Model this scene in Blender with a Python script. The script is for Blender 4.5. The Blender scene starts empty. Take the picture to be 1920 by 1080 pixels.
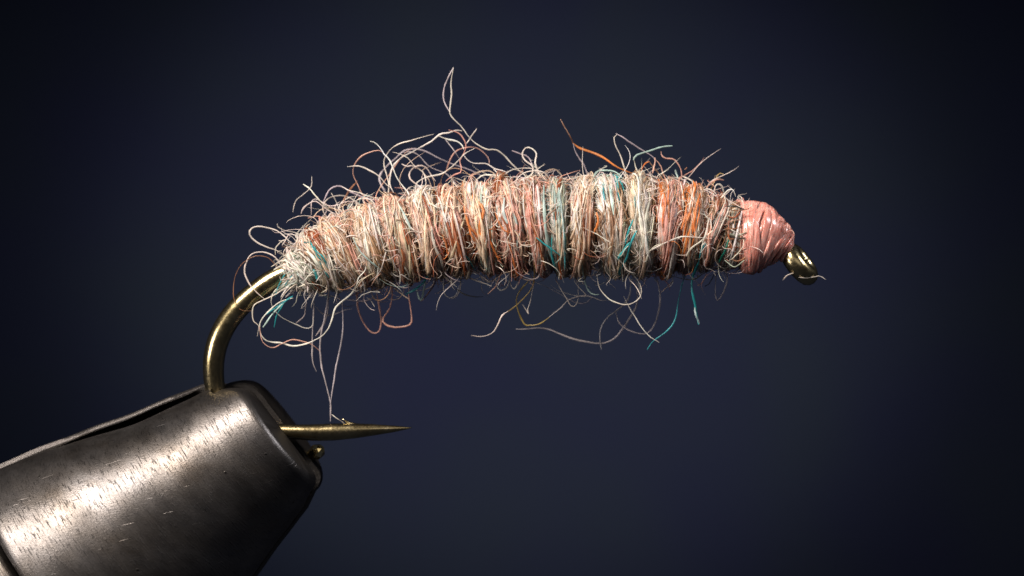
import bpy, math
import numpy as np
from mathutils import Vector, Matrix

rng = np.random.default_rng(11)
SC = bpy.context.scene
COL = SC.collection
# one Blender unit is one millimetre; drawing coordinates of 1/100 frame-inch are scaled by U
SC.unit_settings.system = 'METRIC'
SC.unit_settings.scale_length = 0.001
U = 0.013
DIST = 150.0

# ------------------------------------------------------------------ camera, light, exposure
cam_d = bpy.data.cameras.new('camera')
cam = bpy.data.objects.new('camera', cam_d); COL.objects.link(cam)
cam.location = (0, -DIST, 0); cam.rotation_euler = (math.radians(90), 0, 0)
cam_d.sensor_width = 36.0
cam_d.lens = 36.0 * DIST / (1920 * U)
cam_d.clip_start = 1.0; cam_d.clip_end = 2000.0
cam_d.dof.use_dof = True
cam_d.dof.focus_distance = DIST - 1.1
cam_d.dof.aperture_fstop = 0.085
SC.camera = cam

world = bpy.data.worlds.new('World'); SC.world = world; world.use_nodes = True
bg = world.node_tree.nodes['Background']
bg.inputs[0].default_value = (0.55, 0.62, 0.9, 1); bg.inputs[1].default_value = 0.035

def aim(o, target):
    o.rotation_euler = (Vector(target) - o.location).to_track_quat('-Z', 'Y').to_euler()

def area(name, loc, target, sx, sy, power, color, spread=80):
    d = bpy.data.lights.new(name, 'AREA'); d.shape = 'RECTANGLE'; d.size = sx; d.size_y = sy
    d.energy = power; d.color = color; d.spread = math.radians(spread)
    o = bpy.data.objects.new(name, d); COL.objects.link(o); o.location = loc; aim(o, target)
    return o

area('key_softbox', (-38, -44, 58), (-2, 0, 0), 24, 24, 42000, (1.0, 0.91, 0.82))
area('fill_softbox', (34, -80, 46), (0, 0, 0), 60, 40, 1500, (1.0, 0.93, 0.88))
area('side_softbox', (-72, -42, 10), (0, 0, 0), 30, 30, 7500, (1.0, 0.93, 0.88))
area('rim_softbox', (62, -8, 46), (-2, 0, -1), 16, 16, 8000, (0.95, 0.96, 1.0))
for sx in (-1, 1):
    d = bpy.data.lights.new('backdrop_lamp', 'SPOT'); d.energy = 165000; d.color = (0.92, 0.95, 1.0)
    d.spot_size = math.radians(30); d.spot_blend = 1.0; d.shadow_soft_size = 4
    o = bpy.data.objects.new('backdrop_lamp', d); COL.objects.link(o)
    o.location = (sx * 72, 142, 2); aim(o, (-sx * 3.0, 220, 0))

SC.view_settings.view_transform = 'Standard'
SC.view_settings.look = 'None'
SC.view_settings.exposure = 0.0
SC.view_settings.gamma = 1.0
SC.cycles.max_bounces = 8
SC.cycles.sample_clamp_indirect = 6.0

# ------------------------------------------------------------------ helpers
def P(x, y, d=0.0):
    return np.array([(x - 960.0) * U, d * U, (540.0 - y) * U])

def PX(a):
    """array (...,3) of (x, y, depth) drawing coordinates -> millimetres"""
    a = np.asarray(a, float)
    o = np.empty_like(a)
    o[..., 0] = (a[..., 0] - 960.0) * U
    o[..., 1] = a[..., 2] * U
    o[..., 2] = (540.0 - a[..., 1]) * U
    return o

def mesh_obj(name, verts, faces, mat, parent=None, smooth=True, col=None, uv=None, sharp=None, extra=None):
    me = bpy.data.meshes.new(name)
    verts = np.asarray(verts, np.float32)
    if isinstance(faces, np.ndarray):
        nv, nf, k = len(verts), len(faces), faces.shape[1]
        me.vertices.add(nv); me.vertices.foreach_set('co', verts.ravel())
        me.loops.add(nf * k); me.loops.foreach_set('vertex_index', faces.astype(np.int32).ravel())
        me.polygons.add(nf); me.polygons.foreach_set('loop_start', np.arange(0, nf * k, k, dtype=np.int32))
        me.update(calc_edges=True)
    else:
        me.from_pydata([tuple(v) for v in verts], [], faces); me.update()
    me.polygons.foreach_set('use_smooth', np.full(len(me.polygons), smooth, dtype=bool))
    if col is not None:
        at = me.color_attributes.new('fibre_colour', 'FLOAT_COLOR', 'POINT')
        c = np.ones((len(verts), 4), np.float32); c[:, :3] = col
        at.data.foreach_set('color', c.ravel())
    if extra is not None:
        at = me.attributes.new('along', 'FLOAT_VECTOR', 'POINT')
        at.data.foreach_set('vector', np.asarray(extra, np.float32).ravel())
    if sharp:
        me.set_sharp_from_angle(angle=math.radians(sharp))
    me.materials.append(mat)
    o = bpy.data.objects.new(name, me); COL.objects.link(o)
    if parent is not None:
        o.parent = parent
    return o

def thing(name, label, cat, loc):
    o = bpy.data.objects.new(name, None); COL.objects.link(o)
    o.location = tuple(loc); o['label'] = label; o['category'] = cat
    o.empty_display_size = 0.5
    return o

def adopt(child, parent):
    child.parent = parent
    child.matrix_parent_inverse = Matrix.Translation(-Vector(parent.location)) if parent.parent is None else Matrix.Identity(4)

def catmull(pts, n):
    """uniform resample of a Catmull-Rom spline through pts (k,3)"""
    p = np.asarray(pts, float)
    p = np.vstack([2 * p[0] - p[1], p, 2 * p[-1] - p[-2]])
    out = []
    for i in range(1, len(p) - 2):
        t = np.linspace(0, 1, 12, endpoint=False)[:, None]
        a, b, c, d = p[i - 1], p[i], p[i + 1], p[i + 2]
        out.append(0.5 * ((2 * b) + (-a + c) * t + (2 * a - 5 * b + 4 * c - d) * t ** 2 + (-a + 3 * b - 3 * c + d) * t ** 3))
    out.append(p[-2][None])
    q = np.vstack(out)
    L = np.concatenate([[0], np.cumsum(np.linalg.norm(np.diff(q, axis=0), axis=1))])
    s = np.linspace(0, L[-1], n)
    return np.stack([np.interp(s, L, q[:, k]) for k in range(3)], 1), L[-1]

def unit(v):
    return v / np.maximum(np.linalg.norm(v, axis=-1, keepdims=True), 1e-9)

def tubes(pts, ra, rb, ref, sides):
    """batch of tubes: pts (F,N,3); ra, rb (F,N) half widths across / along ref direction (F,N,3)"""
    F, N, _ = pts.shape
    T = unit(np.gradient(pts, axis=1))
    Bn = unit(np.cross(T, ref)); Nn = np.cross(Bn, T)
    a = np.arange(sides) / sides * 2 * math.pi
    v = (pts[:, :, None, :] + ra[:, :, None, None] * np.cos(a)[None, None, :, None] * Bn[:, :, None, :]
         + rb[:, :, None, None] * np.sin(a)[None, None, :, None] * Nn[:, :, None, :])
    base = (np.arange(F)[:, None, None] * N + np.arange(N - 1)[None, :, None]) * sides
    k = np.arange(sides)[None, None, :]; k2 = (k + 1) % sides
    f = np.stack([base + k, base + k2, base + sides + k2, base + sides + k], -1).reshape(-1, 4)
    return v.reshape(-1, 3), f

def ring_tube(center, radius, sides=20, ref=(0, 1, 0), cap=True):
    """one tube along center (N,3) with radius (N,), closed at both ends"""
    N = len(center)
    v, f = tubes(center[None], radius[None], radius[None], np.broadcast_to(np.array(ref, float), (1, N, 3)), sides)
    faces = [tuple(int(i) for i in q) for q in f]
    if cap:
        faces.append(tuple(range(sides))[::-1]); faces.append(tuple(range((N - 1) * sides, N * sides)))
    return v, faces

# ------------------------------------------------------------------ materials
def new_mat(name):
    m = bpy.data.materials.new(name); m.use_nodes = True
    nt = m.node_tree
    return m, nt, nt.nodes['Principled BSDF'], nt.nodes['Material Output']

def N(nt, kind, **kw):
    n = nt.nodes.new(kind)
    for k, v in kw.items():
        setattr(n, k, v)
    return n

def ramp(nt, fac, stops):
    r = nt.nodes.new('ShaderNodeValToRGB')
    e = r.color_ramp.elements
    while len(e) > 1:
        e.remove(e[-1])
    e[0].position = stops[0][0]; e[0].color = (*stops[0][1], 1)
    for p, c in stops[1:]:
        x = e.new(p); x.color = (*c, 1)
    nt.links.new(fac, r.inputs[0])
    return r

def g(v):
    return (v, v, v)

def mat_fibre():
    m, nt, b, out = new_mat('dubbing_fibre')
    at = N(nt, 'ShaderNodeAttribute', attribute_name='fibre_colour')
    tc = N(nt, 'ShaderNodeTexCoord')
    no = N(nt, 'ShaderNodeTexNoise'); no.inputs['Scale'].default_value = 5.0; no.inputs['Detail'].default_value = 3
    nt.links.new(tc.outputs['Object'], no.inputs['Vector'])
    rp = ramp(nt, no.outputs['Fac'], [(0.3, g(0.72)), (0.7, g(1.15))])
    mx = N(nt, 'ShaderNodeMixRGB', blend_type='MULTIPLY'); mx.inputs[0].default_value = 1
    nt.links.new(at.outputs['Color'], mx.inputs[1]); nt.links.new(rp.outputs[0], mx.inputs[2])
    nt.links.new(mx.outputs[0], b.inputs['Base Color'])
    b.inputs['Roughness'].default_value = 0.34
    b.inputs['Specular IOR Level'].default_value = 0.62
    tr = N(nt, 'ShaderNodeBsdfTranslucent'); nt.links.new(mx.outputs[0], tr.inputs['Color'])
    ms = N(nt, 'ShaderNodeMixShader'); ms.inputs[0].default_value = 0.45
    nt.links.new(b.outputs[0], ms.inputs[1]); nt.links.new(tr.outputs[0], ms.inputs[2])
    tp = N(nt, 'ShaderNodeBsdfTransparent')
    m2 = N(nt, 'ShaderNodeMixShader'); m2.inputs[0].default_value = 0.28
    nt.links.new(ms.outputs[0], m2.inputs[1]); nt.links.new(tp.outputs[0], m2.inputs[2])
    nt.links.new(m2.outputs[0], out.inputs['Surface'])
    return m

def mat_core():
    m, nt, b, out = new_mat('dubbing_core')
    at = N(nt, 'ShaderNodeAttribute', attribute_name='fibre_colour')
    uv = N(nt, 'ShaderNodeAttribute', attribute_name='along')
    mp = N(nt, 'ShaderNodeMapping'); mp.inputs['Scale'].default_value = (9, 0.9, 1)
    nt.links.new(uv.outputs['Vector'], mp.inputs['Vector'])
    no = N(nt, 'ShaderNodeTexNoise'); no.inputs['Scale'].default_value = 3.0; no.inputs['Detail'].default_value = 4
    nt.links.new(mp.outputs[0], no.inputs['Vector'])
    rp = ramp(nt, no.outputs['Fac'], [(0.28, g(0.55)), (0.5, g(1.0)), (0.7, g(1.15))])
    mx = N(nt, 'ShaderNodeMixRGB', blend_type='MULTIPLY'); mx.inputs[0].default_value = 1
    nt.links.new(at.outputs['Color'], mx.inputs[1]); nt.links.new(rp.outputs[0], mx.inputs[2])
    nt.links.new(mx.outputs[0], b.inputs['Base Color'])
    b.inputs['Roughness'].default_value = 0.45
    b.inputs['Subsurface Weight'].default_value = 0.5; b.inputs['Subsurface Radius'].default_value = (0.5, 0.32, 0.22); b.inputs['Subsurface Scale'].default_value = 0.5
    bp = N(nt, 'ShaderNodeBump'); bp.inputs['Strength'].default_value = 0.8; bp.inputs['Distance'].default_value = 0.05
    nt.links.new(no.outputs['Fac'], bp.inputs['Height']); nt.links.new(bp.outputs[0], b.inputs['Normal'])
    return m

def mat_hook():
    m, nt, b, out = new_mat('bronzed_wire')
    tc = N(nt, 'ShaderNodeTexCoord')
    no = N(nt, 'ShaderNodeTexNoise'); no.inputs['Scale'].default_value = 3.2; no.inputs['Detail'].default_value = 5
    n2 = N(nt, 'ShaderNodeTexNoise'); n2.inputs['Scale'].default_value = 16; n2.inputs['Detail'].default_value = 4
    for n in (no, n2):
        nt.links.new(tc.outputs['Object'], n.inputs['Vector'])
    rp = ramp(nt, no.outputs['Fac'], [(0.3, (0.25, 0.195, 0.10)), (0.55, (0.37, 0.30, 0.16)), (0.75, (0.48, 0.40, 0.24))])
    nt.links.new(rp.outputs[0], b.inputs['Base Color'])
    b.inputs['Metallic'].default_value = 1.0
    rr = ramp(nt, n2.outputs['Fac'], [(0.3, g(0.20)), (0.7, g(0.27))])
    nt.links.new(rr.outputs[0], b.inputs['Roughness'])
    bp = N(nt, 'ShaderNodeBump'); bp.inputs['Strength'].default_value = 0.08; bp.inputs['Distance'].default_value = 0.03
    nt.links.new(n2.outputs['Fac'], bp.inputs['Height']); nt.links.new(bp.outputs[0], b.inputs['Normal'])
    return m

def mat_jaw():
    m, nt, b, out = new_mat('worn_gunmetal_steel')
    uv = N(nt, 'ShaderNodeAttribute', attribute_name='along')
    def noise(scale, mscale, detail=4, rot=0.0, rough=0.5):
        mp = N(nt, 'ShaderNodeMapping'); mp.inputs['Scale'].default_value = (*mscale, 1.0)
        mp.inputs['Rotation'].default_value = (0, 0, rot)
        nt.links.new(uv.outputs['Vector'], mp.inputs['Vector'])
        n = N(nt, 'ShaderNodeTexNoise'); n.inputs['Scale'].default_value = scale
        n.inputs['Detail'].default_value = detail; n.inputs['Roughness'].default_value = rough
        nt.links.new(mp.outputs[0], n.inputs['Vector'])
        return n.outputs['Fac']
    blot = noise(0.55, (1, 1), 6, rough=0.6)
    base = ramp(nt, blot, [(0.26, (0.053, 0.042, 0.033)), (0.42, (0.072, 0.064, 0.059)), (0.64, (0.090, 0.084, 0.083)), (0.80, (0.074, 0.056, 0.042))])
    scr = noise(8.0, (3.6, 0.40), 4, rot=0.10, rough=0.6)         # short scratches running round the cone
    scr_r = ramp(nt, scr, [(0.30, g(0)), (0.42, g(0.8)), (0.62, g(1)), (0.72, g(0.75))])
    fine = noise(22, (1, 1), 4)
    odd = noise(2.2, (0.5, 7.0), 2, rot=0.9)           # stray scratches at an angle
    odd_r = ramp(nt, odd, [(0.70, g(0)), (0.74, g(1))])
    vo = N(nt, 'ShaderNodeTexVoronoi'); vo.inputs['Scale'].default_value = 1.9
    nt.links.new(uv.outputs['Vector'], vo.inputs['Vector'])
    pit = ramp(nt, vo.outputs['Distance'], [(0.035, g(0)), (0.075, g(1))])
    mul = N(nt, 'ShaderNodeMixRGB', blend_type='MULTIPLY'); mul.inputs[0].default_value = 0.75
    nt.links.new(base.outputs[0], mul.inputs[1]); nt.links.new(pit.outputs[0], mul.inputs[2])
    mul2 = N(nt, 'ShaderNodeMixRGB', blend_type='MULTIPLY'); mul2.inputs[0].default_value = 0.5
    nt.links.new(mul.outputs[0], mul2.inputs[1]); nt.links.new(scr_r.outputs[0], mul2.inputs[2])
    nt.links.new(mul2.outputs[0], b.inputs['Base Color'])
    b.inputs['Metallic'].default_value = 0.95
    rr = ramp(nt, noise(1.3, (1.4, 0.7), 6, rough=0.65), [(0.25, g(0.31)), (0.75, g(0.49))])
    nt.links.new(rr.outputs[0], b.inputs['Roughness'])
    def math_(op, a, bb):
        n = N(nt, 'ShaderNodeMath', operation=op)
        for i, x in enumerate((a, bb)):
            if isinstance(x, (int, float)):
                n.inputs[i].default_value = x
            else:
                nt.links.new(x, n.inputs[i])
        return n.outputs[0]
    h = math_('ADD', math_('MULTIPLY', scr_r.outputs[0], 0.6), math_('MULTIPLY', fine, 0.35))
    h = math_('ADD', h, math_('MULTIPLY', pit.outputs[0], 0.9))
    h = math_('SUBTRACT', h, math_('MULTIPLY', odd_r.outputs[0], 0.5))
    bp = N(nt, 'ShaderNodeBump'); bp.inputs['Strength'].default_value = 0.34; bp.inputs['Distance'].default_value = 0.035
    nt.links.new(h, bp.inputs['Height']); nt.links.new(bp.outputs[0], b.inputs['Normal'])
    return m

def mat_thread():
    m, nt, b, out = new_mat('pink_floss')
    uv = N(nt, 'ShaderNodeAttribute', attribute_name='along')
    mp = N(nt, 'ShaderNodeMapping'); mp.inputs['Scale'].default_value = (14, 0.9, 1)
    nt.links.new(uv.outputs['Vector'], mp.inputs['Vector'])
    no = N(nt, 'ShaderNodeTexNoise'); no.inputs['Scale'].default_value = 2.0; no.inputs['Detail'].default_value = 3
    nt.links.new(mp.outputs[0], no.inputs['Vector'])
    rp = ramp(nt, no.outputs['Fac'], [(0.28, (0.32, 0.105, 0.08)), (0.52, (0.49, 0.20, 0.16)), (0.72, (0.68, 0.38, 0.33))])
    nt.links.new(rp.outputs[0], b.inputs['Base Color'])
    b.inputs['Roughness'].default_value = 0.27
    b.inputs['Coat Weight'].default_value = 0.2; b.inputs['Coat Roughness'].default_value = 0.12
    b.inputs['Subsurface Weight'].default_value = 0.5
    b.inputs['Subsurface Radius'].default_value = (0.3, 0.12, 0.1)
    b.inputs['Subsurface Scale'].default_value = 0.4
    bp = N(nt, 'ShaderNodeBump'); bp.inputs['Strength'].default_value = 0.45; bp.inputs['Distance'].default_value = 0.03
    nt.links.new(no.outputs['Fac'], bp.inputs['Height']); nt.links.new(bp.outputs[0], b.inputs['Normal'])
    return m

def mat_brass():
    m, nt, b, out = new_mat('polished_brass')
    tc = N(nt, 'ShaderNodeTexCoord'); no = N(nt, 'ShaderNodeTexNoise'); no.inputs['Scale'].default_value = 8
    nt.links.new(tc.outputs['Object'], no.inputs['Vector'])
    rp = ramp(nt, no.outputs['Fac'], [(0.3, (0.75, 0.55, 0.2)), (0.7, (0.9, 0.78, 0.42))])
    nt.links.new(rp.outputs[0], b.inputs['Base Color'])
    b.inputs['Metallic'].default_value = 1; b.inputs['Roughness'].default_value = 0.22
    return m

def mat_backdrop():
    m, nt, b, out = new_mat('navy_card')
    tc = N(nt, 'ShaderNodeTexCoord')
    no = N(nt, 'ShaderNodeTexNoise'); no.inputs['Scale'].default_value = 0.11; no.inputs['Detail'].default_value = 3
    nt.links.new(tc.outputs['Object'], no.inputs['Vector'])
    rp = ramp(nt, no.outputs['Fac'], [(0.35, (0.028, 0.031, 0.064)), (0.65, (0.032, 0.039, 0.058))])
    nt.links.new(rp.outputs[0], b.inputs['Base Color'])
    b.inputs['Roughness'].default_value = 0.95; b.inputs['Specular IOR Level'].default_value = 0.1
    return m

M_FIB, M_CORE, M_HOOK, M_JAW, M_THR, M_BRASS, M_BACK = (mat_fibre(), mat_core(), mat_hook(), mat_jaw(),
                                                       mat_thread(), mat_brass(), mat_backdrop())

# ------------------------------------------------------------------ backdrop (setting)
bx, bz, by, bt = 200, 160, 220.0, 2.0
v = [(sx * bx, y, sz * bz) for y in (by, by + bt) for sx, sz in ((-1, -1), (1, -1), (1, 1), (-1, 1))]
back = mesh_obj('backdrop', v, [(0, 1, 2, 3), (7, 6, 5, 4), (0, 4, 5, 1), (1, 5, 6, 2), (2, 6, 7, 3), (3, 7, 4, 0)], M_BACK, smooth=False)
back['kind'] = 'structure'

# ------------------------------------------------------------------ tying vise: two conical half jaws, collar, brass nub
TILT = math.radians(7)
ax2 = np.array([math.cos(math.radians(37)), 0, math.sin(math.radians(37))])
AX = math.cos(TILT) * ax2 + math.sin(TILT) * np.array([0, -1.0, 0])      # towards the tip
WU = np.array([-math.sin(math.radians(37)), 0, math.cos(math.radians(37))])  # across the jaw, upper side
NF = np.cross(AX, WU)
if NF[1] > 0:
    NF = -NF                                                            # towards the camera
TIP = P(527, 803, 8)
R0, SLOPE = 128.0, math.tan(math.radians(15.6))
vise = thing('tying_vise', 'worn dark steel vise jaws clamping the bend of the hook', 'vise', TIP - AX * 6.0)

def jaw(name, side, gap, slen, r0, rtop, length, label=None):
    """half cone with a flat inner face; side=+1 faces the camera. lengths in drawing units"""
    NP = 56
    phi = np.linspace(0, math.pi, NP)
    top = np.exp(-((phi - 0.0) / 0.5) ** 2); bot = np.exp(-((phi - math.pi) / 0.5) ** 2)
    fil = 17 + 48 * top + 10 * bot
    sts = []
    for q in (0.02, 0.25, 0.5, 0.75):                                   # end face rings
        sts.append((np.full(NP, 0.0), q * (r0 - fil)))
    for al in np.linspace(0, math.pi / 2, 9):
        sts.append((fil * (1 - math.cos(al)), r0 - fil + fil * math.sin(al)))
    for s in np.concatenate([np.linspace(60, length - 12, 60), [length - 7, length - 3, length]]):
        r = r0 + s * SLOPE
        dip = rtop * math.exp(-((s - 200) / 150.0) ** 2) * np.exp(-(phi / 0.85) ** 2)
        dent = 1.2 * np.sin(s * 0.021 + phi * 3.1) + 0.8 * np.sin(s * 0.05 - phi * 5)
        edge = 0 if s < length - 10 else (s - (length - 10)) * 0.9
        sts.append((np.full(NP, s), np.full(NP, r) - dip + dent * (s > 80) - edge))
    V, UVW = [], []
    for s, r in sts:
        pw = r * np.cos(phi); pn = gap + r * np.sin(phi) * 0.97
        # rounded inner corners
        pn = pn + 6 * (np.exp(-(phi / 0.05) ** 2) + np.exp(-((phi - math.pi) / 0.05) ** 2))
        base = TIP[None] + U * ((slen - s)[:, None] * AX + pw[:, None] * WU + side * pn[:, None] * NF)
        V.append(base)
        # the gripping face is relieved behind the tip, leaving a narrow rim
        rec = 75 * np.clip((0.985 - np.abs(np.cos(phi))) / 0.04, 0, 1) * np.clip((s - 95) / 25, 0, 1)
        inner = TIP[None] + U * ((slen - s)[:, None] * AX + (pw * 0.97)[:, None] * WU + (side * (gap + np.minimum(rec, np.maximum(pn - gap - 8, 0))))[:, None] * NF[None])
        V.append(inner)
        UVW.append(np.stack([s * U, phi * (r0 + s * SLOPE) * U, np.zeros(NP)], 1)); UVW.append(UVW[-1] + 40)
    V = np.concatenate(V); UVW = np.concatenate(UVW)
    F = []
    for j in range(len(sts) - 1):
        a, b = j * 2 * NP, (j + 1) * 2 * NP
        for i in range(NP - 1):
            q = [(a + i, a + i + 1, b + i + 1, b + i), (a + NP + i, b + NP + i, b + NP + i + 1, a + NP + i + 1)]
            if side < 0:
                q = [t[::-1] for t in q]
            F += q
        for i0 in (0, NP - 1):
            q = (a + i0, b + i0, b + NP + i0, a + NP + i0)
            F.append(q if (i0 == 0) == (side > 0) else q[::-1])
    o = mesh_obj(name, V, F, M_JAW, sharp=50, extra=UVW)
    adopt(o, vise)
    return o

fj = jaw('jaw', 1, 21, 3, R0, 15, 514); fj['label'] = 'scratched and worn front jaw'  # the bright band along it is the key softbox's highlight, not wear
bj = jaw('jaw', -1, 21, 5, R0 + 5, 0, 514)

# collar ring the jaws slide into
NPc = 96
ph = np.linspace(0, 2 * math.pi, NPc, endpoint=False)
prof = [(520, 150), (520, 262), (523, 268), (529, 272), (640, 304), (900, 330), (1400, 340), (1400, 150)]
V, E = [], []
for s, r in prof:
    V.append(TIP[None] + U * (-s * AX[None] + (r * np.cos(ph))[:, None] * WU + ((r + 12) * np.sin(ph))[:, None] * NF))
    E.append(np.stack([np.full(NPc, s * U), ph * 300 * U, np.zeros(NPc)], 1))
F = [(j * NPc + i, j * NPc + (i + 1) % NPc, (j + 1) * NPc + (i + 1) % NPc, (j + 1) * NPc + i) for j in range(len(prof) - 1) for i in range(NPc)]
col_o = mesh_obj('collar', np.concatenate(V), F, M_JAW, sharp=35, extra=np.concatenate(E)); adopt(col_o, vise)

# brass nub under the hook point: a small faceted piece
c0 = P(588, 852, 40); ax = unit(np.array([0.52, -0.72, 0.39])); w1 = unit(np.cross(ax, [0, 1, 0])); w2 = np.cross(ax, w1)
prof = [(-26, 11), (2, 12), (8, 15), (16, 14), (24, 9), (27, 1)]
V = [c0 + U * (s * ax + r * (math.cos(a) * w1 + math.sin(a) * w2)) for s, r in prof for a in np.arange(7) / 7 * 2 * math.pi]
F = [(j * 7 + i, j * 7 + (i + 1) % 7, (j + 1) * 7 + (i + 1) % 7, (j + 1) * 7 + i) for j in range(5) for i in range(7)]
nub = mesh_obj('brass_nub', V, F, M_BRASS, smooth=False); adopt(nub, vise); nub['label'] = 'tiny bright brass nub'

# ------------------------------------------------------------------ the fly
fly = thing('fishing_fly', 'curved fuzzy beige fishing fly with pink thread head on a bronze hook', 'fishing fly', P(403, 735, 0))

# hook wire
hp = [(1478, 476, 0, 17), (1440, 458, 0, 18), (1390, 446, 0, 19), (1300, 436, 0, 19), (1100, 430, 0, 19), (900, 434, 0, 19), (740, 452, 0, 19), (620, 485, 0, 19),
      (531, 516, 0, 20), (487, 542, 0, 20), (443, 582, 0, 20.5), (414, 627, 0, 20.5), (401, 675, 2, 20), (403, 729, 6, 19), (416, 768, 8, 18), (445, 796, 8, 17),
      (490, 807, 6, 15), (556, 810, 0, 14), (590, 811, 0, 15.5), (625, 810, 0, 16), (662, 808, 0, 14.3), (700, 806, 0, 10.8), (740, 804, 0, 6), (772, 802, 0, 0.7)]
hp = np.array(hp, float)
cen, _ = catmull(PX(hp[:, :3]), 260)
Lk = np.concatenate([[0], np.cumsum(np.linalg.norm(np.diff(PX(hp[:, :3]), axis=0), axis=1))])
rad = np.interp(np.linspace(0, 1, 260), Lk / Lk[-1], hp[:, 3]) * U
v, f = ring_tube(cen, rad, 20)
hook = mesh_obj('hook', v, f, M_HOOK); adopt(hook, fly); hook['label'] = 'bronze hook wire bent round to a sharp point'
# eye: a loop of wire turned down, seen almost edge on
ec = P(1498, 495, 0); dd = unit(np.array([0.62, 0, -0.78])); nn = unit(np.array([0.78, -0.34, 0.62])); nn = unit(nn - dd * (nn @ dd)); ww = np.cross(nn, dd)
tt = np.linspace(0, 2 * math.pi, 49)[:-1]
V, F = [], []
for i, t in enumerate(tt):
    rd = math.cos(t) * dd * 27 + math.sin(t) * ww * 16.5
    rdn = unit(rd)
    for j in range(14):
        a = j / 14 * 2 * math.pi
        wr = 19.0
        V.append(ec + U * (rd + wr * (math.cos(a) * rdn + math.sin(a) * nn)))
        F.append((i * 14 + j, i * 14 + (j + 1) % 14, ((i + 1) % 48) * 14 + (j + 1) % 14, ((i + 1) % 48) * 14 + j))
eye = mesh_obj('eye', V, F, M_HOOK, hook)
# barb: a raised sliver cut out of the wire
bp_, _ = catmull(PX([(690, 805, 0), (668, 799, 0), (652, 792, 0), (641, 785, 0)]), 12)
v, f = ring_tube(bp_, np.linspace(9.5, 0.4, 12) * U, 12)
barb = mesh_obj('barb', v, f, M_HOOK, hook)

# body profile
SX = np.array([525, 535, 560, 600, 650, 700, 800, 900, 1000, 1100, 1200, 1270, 1310, 1350, 1385, 1400.])
SY = np.array([521, 518, 508, 487, 471, 459, 439, 428, 424, 425, 424, 427, 433, 439, 444, 446.])
SR = np.array([10, 19, 37, 56, 67, 73, 78, 80, 85, 88, 90, 83, 72, 62, 54, 51.])
def spine(x):
    return np.interp(x, SX, SY), np.interp(x, SX, SR)
def slope(x):
    return (np.interp(x + 12, SX, SY) - np.interp(x - 12, SX, SY)) / 24.0
def on_body(x, phi, r):
    """x: position along the spine, phi: 0 top, 90 deg facing the camera, r: distance from the spine"""
    y, _ = spine(x); k = slope(x); n = np.sqrt(1 + k * k)
    ux, uy = k / n, -1 / n
    c = np.cos(phi) * r
    return np.stack([x + c * ux, y + c * uy, -np.sin(phi) * r], -1)

PAL = {'W': (0.83, 0.755, 0.69), 'C': (0.78, 0.62, 0.48), 'P': (0.75, 0.45, 0.36), 'N': (0.50, 0.31, 0.19), 'R': (0.38, 0.115, 0.045),
       'O': (0.72, 0.26, 0.07), 'T': (0.04, 0.40, 0.44), 'A': (0.50, 0.64, 0.60), 'B': (0.30, 0.14, 0.07), 'K': (0.05, 0.045, 0.04),
       'G': (0.56, 0.49, 0.51), 'Y': (0.42, 0.30, 0.10), 'V': (0.40, 0.42, 0.33)}
WRAPS = [(540, 578, dict(W=9, V=2, A=.5)), (578, 622, dict(W=7, C=4, N=1, T=.15)), (622, 668, dict(W=4, C=6, P=2, N=2, R=0.41)),
         (668, 722, dict(W=4, C=6, P=3, N=2, B=.3)), (722, 778, dict(W=3, C=6, P=4, N=2, R=0.94, A=.2)), (778, 828, dict(W=3, C=6, P=3, N=1, V=.6, R=0.54)),
         (828, 880, dict(W=4, C=5, P=3, R=1.62, O=0.81)), (880, 932, dict(W=4, C=4, P=4, R=2.16, O=0.94, A=.4)), (932, 985, dict(W=3, P=6, C=3, R=1.62, O=0.81, A=.4)),
         (985, 1030, dict(P=6, W=4, N=2, R=0.81)), (1030, 1066, dict(W=4, A=1.0, T=.3, V=2, C=3, R=0.54)), (1066, 1116, dict(W=4, C=6, P=2, N=2, R=0.94)),
         (1116, 1176, dict(W=8, A=1.0, T=.25, C=3, V=1, N=.8)), (1176, 1226, dict(W=6, C=4, N=1.5, A=.5, T=.3, K=.3)), (1226, 1276, dict(P=5, W=3, O=2.03, N=2, R=1.08)),
         (1276, 1318, dict(C=6, W=3, O=1.35, P=2, B=.4)), (1318, 1354, dict(W=4, P=3, N=2, R=0.68, K=.5)), (1354, 1394, dict(P=4, W=3, K=1.2, V=1, R=1.35, B=.6))]
CORECOL = {'W': (0.42, 0.30, 0.20), 'C': (0.32, 0.17, 0.09), 'P': (0.28, 0.10, 0.05)}

def pick(pal, n):
    ks = list(pal); w = np.array([pal[k] for k in ks], float); w /= w.sum()
    i = rng.choice(len(ks), n, p=w)
    c = np.array([PAL[k] for k in ks])[i]
    return np.clip(c * rng.normal(1, 0.10, (n, 1)) * rng.normal(1, 0.03, (n, 3)), 0.01, 0.9)

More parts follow.
